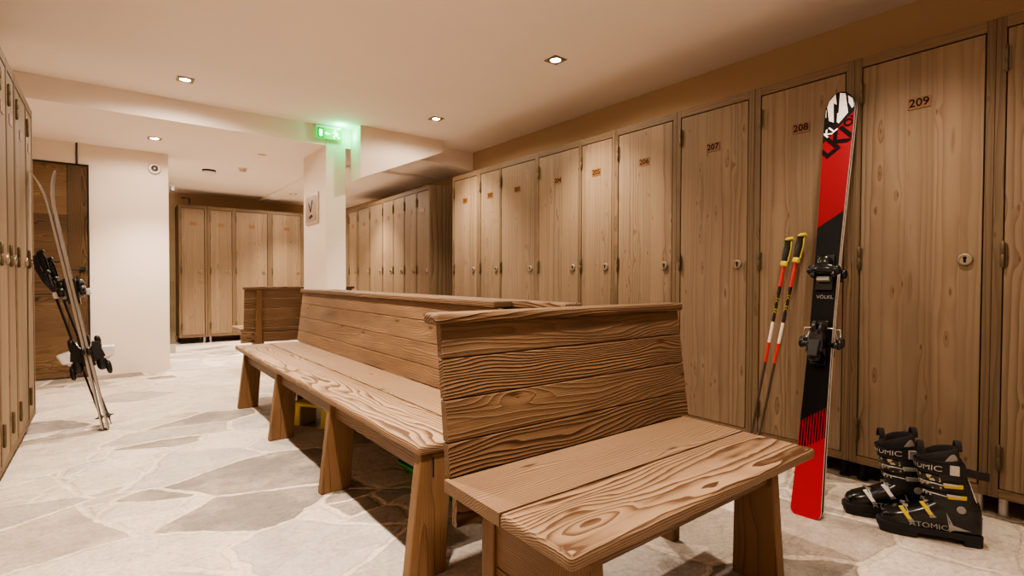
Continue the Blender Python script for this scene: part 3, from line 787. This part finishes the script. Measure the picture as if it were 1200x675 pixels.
def boot(label, org, rotz, full=True):
    t = thing('ski_boot', label, 'ski boot', org, rotz, 'pair of black ski boots')
    bm = bmesh.new()
    add_loft(bm, [[(x, w*sup(NE, a)[0], (z0+z1)/2+(z1-z0)/2*sup(NE, a)[1]) for a in [2*PI*k/28 for k in range(28)]] for x, w, z0, z1 in SHELL])
    sh = obj('shell', bm, M['gloss'], t, smooth=50)
    # sole with heel and toe lugs
    bm = bmesh.new(); pts = []
    for x, w in ((.0, .026), (.012, .036), (.06, .040), (.12, .038), (.20, .045), (.255, .047), (.295, .040), (.318, .028), (.326, .014)): pts.append((x, w))
    outl = [(x, w) for x, w in pts]+[(x, -w) for x, w in pts[::-1]]
    add_prism(bm, [(x, y, .020) for x, y in outl], (0, 0, .026))
    for a, b in ((.0, .095), (.19, .318)):
        seg = [q for q in pts if a <= q[0] <= b]; o2 = [(x, w-.002) for x, w in seg]+[(x, -w+.002) for x, w in seg[::-1]]
        add_prism(bm, [(x, y, 0) for x, y in o2], (0, 0, .022))
    obj('sole', bm, M['rubber'], t, bevel=.004)
    bm = bmesh.new(); zz = [.105, .13, .17, .21, .25, .285, .308]
    rings = []
    for z in zz:
        ring = []
        for k in range(32):
            a = 2*PI*k/32; p = cuff_pt(a, z); p.z += (.012*(1-math.cos(a))/2 if z > .28 else 0)-(.05*max(0, math.cos(a)) if z < .12 else 0)*0
            ring.append(p)
        rings.append(ring)
    inner = [Vector((cuff_c(.308)+(p.x-cuff_c(.308))*.93, p.y*.93, p.z)) for p in rings[-1]]
    low = [Vector((cuff_c(.25)+(p.x-cuff_c(.308))*.86, p.y*.86, .25)) for p in inner]
    add_loft(bm, rings+[inner, low]); cf = obj('cuff', bm, M['matte_shell'], t, smooth=50)
    # overlap flaps across the instep
    for i, z in enumerate((.175, .205, .235)):
        bm = bmesh.new(); rings = []
        for k in range(15):
            a = R(-62+k*10); p = cuff_pt(a, z, .003); q = cuff_pt(a, z+.022, .003)
            n = Vector((math.cos(a), math.sin(a), 0))*.004; rings.append([p, q, q+n, p+n])
        add_loft(bm, rings); obj('flap', bm, M['camo'] if i else M['black'], cf, bevel=.001)
    # liner: padded rim, tongue, loop
    bm = bmesh.new(); rings = []
    for sc, z, dz in ((.86, .27, .0), (.90, .315, .02), (.86, .333, .028), (.76, .336, .028), (.66, .325, .025), (.60, .24, 0)):
        rings.append([Vector((cuff_c(min(z, .31))+cuff_r(.3)[0]*sc*sup(2.2, a)[0], cuff_r(.3)[1]*sc*sup(2.2, a)[1], z+dz*(1-math.cos(a))/2-.012*max(0, math.cos(a)))) for a in [2*PI*k/32 for k in range(32)]])
    add_loft(bm, rings); ln = obj('liner', bm, M['softblack'], t, smooth=60)
    bm = bmesh.new(); rings = []
    for sx, (a0, a1) in ((1, (100, 150)),):
        for k in range(9):
            a = R(a0+(a1-a0)*k/8); b = Vector((cuff_c(.31)+cuff_r(.3)[0]*.925*math.cos(a), cuff_r(.3)[1]*.925*math.sin(a), 0))
            w = math.sin(PI*k/8)*.018; rings.append([b+Vector((0, 0, .312)), b+Vector((0, 0, .314+w*1.6)), b*1.0+Vector((0, .002, .314+w*1.6)), b+Vector((0, .002, .312))])
    add_loft(bm, rings); obj('liner_panel', bm, M['greylining'], ln)
    bm = bmesh.new(); add_loft(bm, [[(cuff_c(.31)+.050+dx, y, z) for (dx, y) in [(-.010, -.03), (-.010, .03), (.004, .026), (.004, -.026)]] for dx, z in ((0, .27), (.0, .31), (.0, .342), (0, .350))]); obj('tongue', bm, M['softblack'], ln, bevel=.005, seg=3)
    for cx, h, r_ in ((cuff_c(.31)-.058, .392, .020), (cuff_c(.31)+.056, .378, .018)):
        bm = bmesh.new(); rings = []
        for k in range(11):
            a = PI*k/10; y, z = .022*math.cos(a), h-.04+.034*math.sin(a)
            rings.append([(cx-.010, y*.9, z-.002), (cx+.010, y*.9, z-.002), (cx+.010, y, z+.002), (cx-.010, y, z+.002)])
        add_loft(bm, rings); obj('pull_loop', bm, M['softblack'], ln)
    # power strap with tail and clasp
    bm = bmesh.new(); n = 36
    def ring(a): 
        p, q = cuff_pt(a, .268, .004), cuff_pt(a, .304, .004); e = Vector((math.cos(a), math.sin(a), 0))*.004
        return [p, q, q+e, p+e]
    rs = [ring(2*PI*k/n) for k in range(n)]; rs.append(rs[0]); add_loft(bm, rs[:-1]+[ring(2*PI-.001)]); st = obj('power_strap', bm, M['softblack'], t)
    a = R(118); p = cuff_pt(a, .286, .008)
    bm = bmesh.new(); add_loft(bm, [[(p.x-dx, p.y+dy, .272+dz), (p.x-dx, p.y+dy, .302+dz), (p.x-dx, p.y+dy+.004, .302+dz), (p.x-dx, p.y+dy+.004, .272+dz)] for dx, dy, dz in ((-.01, 0, 0), (.03, .006, 0), (.06, .012, -.003), (.088, .010, -.006))]); obj('strap_tail', bm, M['softblack'], st)
    bm = bmesh.new(); add_box(bm, p.x-.006, p.x+.024, p.y, p.y+.008, .268, .305); obj('clasp', bm, M['silver'], st, bevel=.003)
    def wrap(q):      # flat strip (x along, y up) bent round the front of the cuff
        a = R(58)+q.x/.062; b = cuff_pt(a, .286, .0092); return Vector((b.x, b.y, .286+q.z))
    text('lettering', 'ATOMIC', .030, M['white'], st, FACE_Y, warp=lambda q: (lambda a: Vector((cuff_pt(a, .286, .0088).x, cuff_pt(a, .286, .0088).y, .286+q.z)))(R(38)+q.x/.062), bold=0, sx=.95, depth=.0005)
    # buckles: two on the cuff, two over the foot
    for z in (.185, .225):
        a = R(96); p = cuff_pt(a, z, .006)
        bm = bmesh.new(); add_tube(bm, [cuff_pt(R(q), z+.004*math.sin(q), .010) for q in (20, 45, 70, 92)], .0022, 7)
        for q in (22, 34, 46): c = cuff_pt(R(q), z, .010); add_tube(bm, [c+Vector((0, 0, -.006)), c+Vector((0, 0, .006))], .003, 6)
        b = obj('buckle', bm, M['silver'], t, smooth=50)
        bm = bmesh.new(); add_hex(bm, [(p.x+.026, p.y, z-.007), (p.x-.030, p.y, z-.003), (p.x-.030, p.y+.006, z-.003), (p.x+.026, p.y+.008, z-.007)], [(p.x+.026, p.y, z+.006), (p.x-.030, p.y, z+.012), (p.x-.030, p.y+.006, z+.012), (p.x+.026, p.y+.008, z+.006)])
        obj('buckle_lever', bm, M['yellow'] if full else M['silver'], b, bevel=.002)
        bm = bmesh.new(); add_box(bm, p.x-.012, p.x+.03, p.y+.006, p.y+.0095, z+.004, z+.012); obj('buckle_tab', bm, M['silver'], b, bevel=.001)
    for x in (.178, .243):
        _, w, z0, z1 = shell_at(x)
        bm = bmesh.new(); P = []
        for q in (150, 125, 100, 75, 50, 25): c, s = sup(NE, R(q)); P.append((x-.012*(q-25)/125, -(w+.004)*c, (z0+z1)/2+(z1-z0+.008)/2*s))
        add_tube(bm, P, .0024, 7); 
        for q in (2, 3): add_box(bm, P[q][0]-.008, P[q][0]+.008, P[q][1]-.005, P[q][1]+.005, P[q][2]-.002, P[q][2]+.006)
        b = obj('buckle', bm, M['silver'], t, smooth=50)
        zl = z1-.014; y = w
        bm = bmesh.new(); add_hex(bm, [(x-.024, y-.004, zl-.018), (x-.010, y-.004, zl-.022), (x-.010, y+.006, zl-.022), (x-.024, y+.006, zl-.018)], [(x+.004, y-.018, zl+.022), (x+.018, y-.018, zl+.018), (x+.018, y-.008, zl+.018), (x+.004, y-.008, zl+.022)])
        obj('buckle_lever', bm, M['yellow'] if full else M['white'], b, bevel=.002)
        bm = bmesh.new(); add_hex(bm, [(x-.034, y-.002, zl-.028), (x-.014, y-.002, zl-.033), (x-.014, y+.003, zl-.033), (x-.034, y+.003, zl-.028)], [(x-.018, y-.004, zl-.012), (x-.008, y-.004, zl-.014), (x-.008, y+.004, zl-.014), (x-.018, y+.004, zl-.012)]); obj('buckle_tab', bm, M['grey'], b, bevel=.001)
    # pivot rivet, lettering and star on the outer side
    bm = bmesh.new(); y = cuff_pt(R(95), .135).y; add_lathe(bm, [(.014, y-.004), (.014, y+.003), (.011, y+.005), (.004, y+.004), (.001, y+.004)], 18, (.072, 0, .140), 'Y'); obj('pivot', bm, M['grey'], t, smooth=40)
    bm = bmesh.new(); p0, p1 = cuff_pt(R(155), .16, .002), cuff_pt(R(160), .25, .002); add_tube(bm, [p0, p1], [.004, .003], 8, flat=.5); obj('spine_trim', bm, M['white'], t)
    def on_shell(q): return Vector((q.x, shell_y(q.x, q.z)+.0012+q.y*0, q.z))
    mt = Matrix(((-1, 0, 0, 0), (0, 0, 1, 0), (0, 1, 0, 0), (0, 0, 0, 1)))    # x to the heel, up, facing +y
    def drop(q): z = q.z+.0595; x = q.x+.167; return Vector((x, shell_y(x, z)+.0026, z))
    text('lettering', 'ATOMIC', .0315, M['logo_grey'], t, mt, warp=drop, bold=0, shear=-.15, sx=1.0, depth=0)
    bm = bmesh.new()
    star = [(.116, .122), (.094, .076), (.040, .062), (.090, .056), (.112, .036), (.106, .062)]
    q = []
    for a, b in zip(star, star[1:]+star[:1]):
        for k in range(5):
            x, z = a[0]+(b[0]-a[0])*k/5, a[1]+(b[1]-a[1])*k/5; q.append((x, shell_y(x, z)+.0015, z))
    cx = bm.verts.new((.098, shell_y(.098, .062)+.0015, .062)); vs = [bm.verts.new(p) for p in q]
    for i in range(len(vs)): bm.faces.new((cx, vs[i], vs[(i+1) % len(vs)]))
    obj('star_emblem', bm, M['logo_grey'], t)
    return t
import_dir = math.atan2(.91, -.415)
boot('black ski boot with yellow buckle levers, the one nearer the viewer by locker 209', (2.578, .445, 0), import_dir)
boot('black ski boot with white buckle levers, the one beside the red skis', (2.672, .610, 0), math.atan2(.84, -.54), False)

# ------------------------------------------------------------------ wall and ceiling fittings
def downlight(x, y, z, label, power=1.0, size=.056):
    t = thing('ceiling_downlight', label, 'downlight', (x, y, z), 0, 'square recessed downlights')
    bm = bmesh.new(); n = 32; rings = []
    sq = []
    for k in range(n):
        a = 2*PI*k/n; c, s = math.cos(a), math.sin(a); f = size/max(abs(c), abs(s)); sq.append((c*f, s*f))
    rings.append([(p[0], p[1], 0) for p in sq]); rings.append([(p[0], p[1], -.006) for p in sq])
    rings.append([(.036*math.cos(2*PI*k/n), .036*math.sin(2*PI*k/n), -.006) for k in range(n)]); rings.append([(.034*math.cos(2*PI*k/n), .034*math.sin(2*PI*k/n), -.001) for k in range(n)])
    add_loft(bm, rings, False, False); obj('square_trim', bm, M['steel'], t)
    bm = bmesh.new(); add_lathe(bm, [(.034, -.0005), (.028, -.004), (.001, -.005)], 24); obj('lamp', bm, M['lamp'], t, smooth=50)
    spot(x, y, z-.02, power)
    return t
SPILL = 9
WARM = (1.0, .83, .67)
def spot(x, y, z, power, ang=96, blend=.8, col=WARM, spill=True):
    l = bpy.data.lights.new('spot_beam', 'SPOT'); l.energy = 62*power; l.color = col; l.spot_size = R(ang); l.spot_blend = blend; l.shadow_soft_size = .035
    o = bpy.data.objects.new('spot_beam', l); C.objects.link(o); o.location = (x, y, z)
    if not spill: return o
    l = bpy.data.lights.new('ambient_spill', 'SPOT'); l.energy = SPILL*power; l.color = col; l.spot_size = R(172); l.spot_blend = .3; l.shadow_soft_size = .035  # second, wide and weak spot added as ambient fill
    o = bpy.data.objects.new('ambient_spill', l); C.objects.link(o); o.location = (x, y, z); return o
downlight(.459, 4.679, HC, 'square downlight over the left aisle, just before the beam', 1.0)
downlight(2.438, 2.671, HC, 'square downlight over the lockers side, nearest of those in view', .85)
downlight(2.445, 4.346, HC, 'square downlight just before the stair soffit on the right')
downlight(.337, 6.018, LC, 'square downlight in the lower ceiling near the plank door', .8)
downlight(2.225, 8.40, LC-.03, 'square downlight at the far end in front of the end lockers', 1.1)
for x, y, p in ((.46, 2.67, 1.75), (2.3, .8, .45), (.46, .9, 1.4), (2.4, -1.0, .3), (.4, -1.0, .6)):
    spot(x, y, HC-.02, p, spill=x < 1)
spot(.7, 7.6, LC-.02, 1.1); spot(1.5, 7.9, LC-.02, 1.1); spot(2.45, 6.7, LC-.06, 1.0)  # first two: added fill without a fixture, brightening the far lockers

def ceiling_disc(label, cat, name, x, y, z, parts):
    t = thing(name, label, cat, (x, y, z))
    for nm, prof, m in parts:
        bm = bmesh.new(); add_lathe(bm, prof, 24); obj(nm, bm, m, t, smooth=40)
    return t
ceiling_disc('white smoke detector with a black ring on the rear ceiling', 'smoke detector', 'smoke_detector', .964, 7.355, LC, [('base', [(.001, 0), (.075, 0), (.075, -.022), (.05, -.022)], M['black']), ('cap', [(.066, -.02), (.066, -.032), (.05, -.05), (.03, -.056), (.001, -.056)], M['white'])])
ceiling_disc('plain white smoke detector on the rear ceiling', 'smoke detector', 'smoke_detector', 1.272, 6.983, LC, [('base', [(.001, 0), (.055, 0), (.055, -.014), (.04, -.016)], M['white']), ('cap', [(.040, -.014), (.038, -.034), (.028, -.044), (.001, -.046)], M['plaque_frame'])])
ceiling_disc('small flush white ceiling cover ahead of the smoke detectors', 'ceiling cover', 'ceiling_cover', 1.294, 6.082, LC, [('cover', [(.001, 0), (.045, 0), (.043, -.006), (.001, -.008)], M['plaque_frame'])])
t = thing('wall_sounder', 'round white sounder on the wall above the plank door side', 'alarm', (.372, 6.70, 2.15))
bm = bmesh.new(); add_lathe(bm, [(.001, 0), (.055, 0), (.058, -.02), (.05, -.034), (.001, -.034)], 28, (0, 0, 0), 'Y'); obj('housing', bm, M['white'], t, smooth=40)
bm = bmesh.new(); add_lathe(bm, [(.036, -.034), (.034, -.039), (.028, -.039), (.027, -.034)], 24, (0, 0, 0), 'Y'); add_lathe(bm, [(.016, -.034), (.014, -.040), (.001, -.041)], 20, (0, 0, 0), 'Y'); obj('grille', bm, M['plaque'], t, smooth=40)
t = thing('door_bracket', 'small black bracket above the end lockers by the glass door', 'bracket', (.84, 9.06, TOP))
bm = bmesh.new(); add_box(bm, .02, .10, -.0, .02, .09, .105); add_box(bm, .075, .10, 0, .02, .0, .09); obj('arm', bm, M['black'], t, bevel=.003)
bm = bmesh.new(); add_box(bm, -.01, .03, -.005, .025, .085, .112); obj('hook', bm, M['black'], t, bevel=.003)

# framed plaque on the pier
t = thing('wall_plaque', 'grey framed plaque with a thin dark V mark on the white pillar', 'plaque', (1.70, 5.66, 1.73), -PI/2)
bm = bmesh.new(); add_loft(bm, [[(x, y, z) for x, z, _ in rr(.215, .165, .03, 0)] for y in (0, -.018)]); 
obj('rim', bm, M['plaque_frame'], t, bevel=.004)
bm = bmesh.new(); add_loft(bm, [[(x, y, z) for x, z, _ in rr(.165, .13, .02, 0)] for y in (-.017, -.021)]); pf = obj('face', bm, M['plaque'], t)
bm = bmesh.new()
for a, b in (((-.07, .06), (-.01, -.035)), ((.055, .085), (-.01, -.035))):
    add_tube(bm, [(a[0], -.022, a[1]), (b[0], -.022, b[1])], .005, 6)
obj('mark', bm, M['lettering_black'], pf)
bm = bmesh.new()
for a, b in (((-.06, -.095), (-.01, -.075)), ((-.055, -.085), (.05, -.075)), ((-.03, -.105), (.045, -.088)), ((.0, -.065), (.05, -.085))):
    add_tube(bm, [(a[0], -.022, a[1]), (b[0], -.022, b[1])], .004, 6)
obj('mark', bm, M['lettering_black'], pf)

# exit sign
t = thing('exit_sign', 'lit green emergency exit sign with running figure below the ceiling', 'exit sign', (1.59, 5.20, 2.375))
bm = bmesh.new(); add_box(bm, 0, .262, 0, .05, .108, .128); obj('housing', bm, M['white'], t, bevel=.004)
bm = bmesh.new(); add_box(bm, .004, .258, .006, .022, 0, .110); p = obj('panel', bm, M['exit_green'], t, bevel=.002)
Yp = .0052
def sign(name, polys, m):
    bm = bmesh.new()
    for q in polys: add_prism(bm, [(x, Yp, z) for x, z in q], (0, -.0015, 0))
    obj(name, bm, m, p)
bar = lambda x0, x1, z0, z1: [(x0, z0), (x1, z0), (x1, z1), (x0, z1)]
sign('door_symbol', [bar(.025, .034, .012, .098), bar(.070, .079, .012, .098), bar(.034, .070, .090, .098), bar(.034, .070, .012, .019)], M['exit_dark'])
sign('door_symbol', [bar(.036, .068, .021, .088)], M['exit_white'])
sign('arrow', [[(.092, .055), (.112, .075), (.112, .061), (.142, .061), (.142, .049), (.112, .049), (.112, .035)]], M['exit_white'])
limb = lambda x0, z0, x1, z1, w: (lambda dx, dz: [(x0-dz*w, z0+dx*w), (x0+dz*w, z0-dx*w), (x1+dz*w, z1-dx*w), (x1-dz*w, z1+dx*w)])((x1-x0)/math.hypot(x1-x0, z1-z0), (z1-z0)/math.hypot(x1-x0, z1-z0))
sign('running_figure', [[(.192+.010*math.cos(k*PI/6), .092+.010*math.sin(k*PI/6)) for k in range(12)], limb(.196, .080, .204, .045, .010), limb(.200, .074, .172, .066, .0045), limb(.200, .074, .226, .060, .0045), limb(.202, .048, .180, .036, .0055), limb(.180, .036, .184, .014, .0055), limb(.204, .048, .224, .028, .0055), limb(.224, .028, .246, .026, .005)], M['exit_white'])
bm = bmesh.new(); add_lathe(bm, [(.006, .0), (.006, -.004), (.001, -.006)], 12, (.225, .0, .119), 'Y'); obj('indicator', bm, M['exit_led'], t, smooth=40)
def green(x, y, z, e, r=.02):
    l = bpy.data.lights.new('exit_sign_lamp', 'POINT'); l.energy = e; l.color = (.06, 1, .35); l.shadow_soft_size = r
    o = bpy.data.objects.new('exit_sign_lamp', l); C.objects.link(o); o.location = (x, y, z)
green(1.80, 5.10, 2.47, .55); green(1.915, 5.15, 2.42, .22)

# ------------------------------------------------------------------ camera, world, output
cam = bpy.data.cameras.new('camera'); co = bpy.data.objects.new('camera', cam); C.objects.link(co)
f, yaw, pit, rol = 607.2, R(37.71), R(1.06), R(.193)
fw = Vector((math.sin(yaw)*math.cos(pit), math.cos(yaw)*math.cos(pit), -math.sin(pit)))
rt = Vector((math.cos(yaw), -math.sin(yaw), 0)); u0 = rt.cross(fw)
r2 = rt*math.cos(rol)+u0*math.sin(rol); u2 = -rt*math.sin(rol)+u0*math.cos(rol)
m = Matrix((r2, u2, -fw)).transposed().to_4x4(); m.translation = (0, 0, 1.0)
co.matrix_world = m; cam.sensor_width = 36; cam.lens = f/1200*36; cam.clip_start = .02
SC.camera = co
w = bpy.data.worlds.new('world'); SC.world = w; w.use_nodes = True
w.node_tree.nodes['Background'].inputs[0].default_value = (1, .8, .6, 1); w.node_tree.nodes['Background'].inputs[1].default_value = .1
SC.view_settings.view_transform = 'AgX'
SC.view_settings.look = 'AgX - Medium High Contrast'
SC.view_settings.exposure = 2.1
SC.cycles.diffuse_bounces = 8; SC.cycles.max_bounces = 14
SC.cycles.use_denoising = True
SC.cycles.sample_clamp_indirect = 6
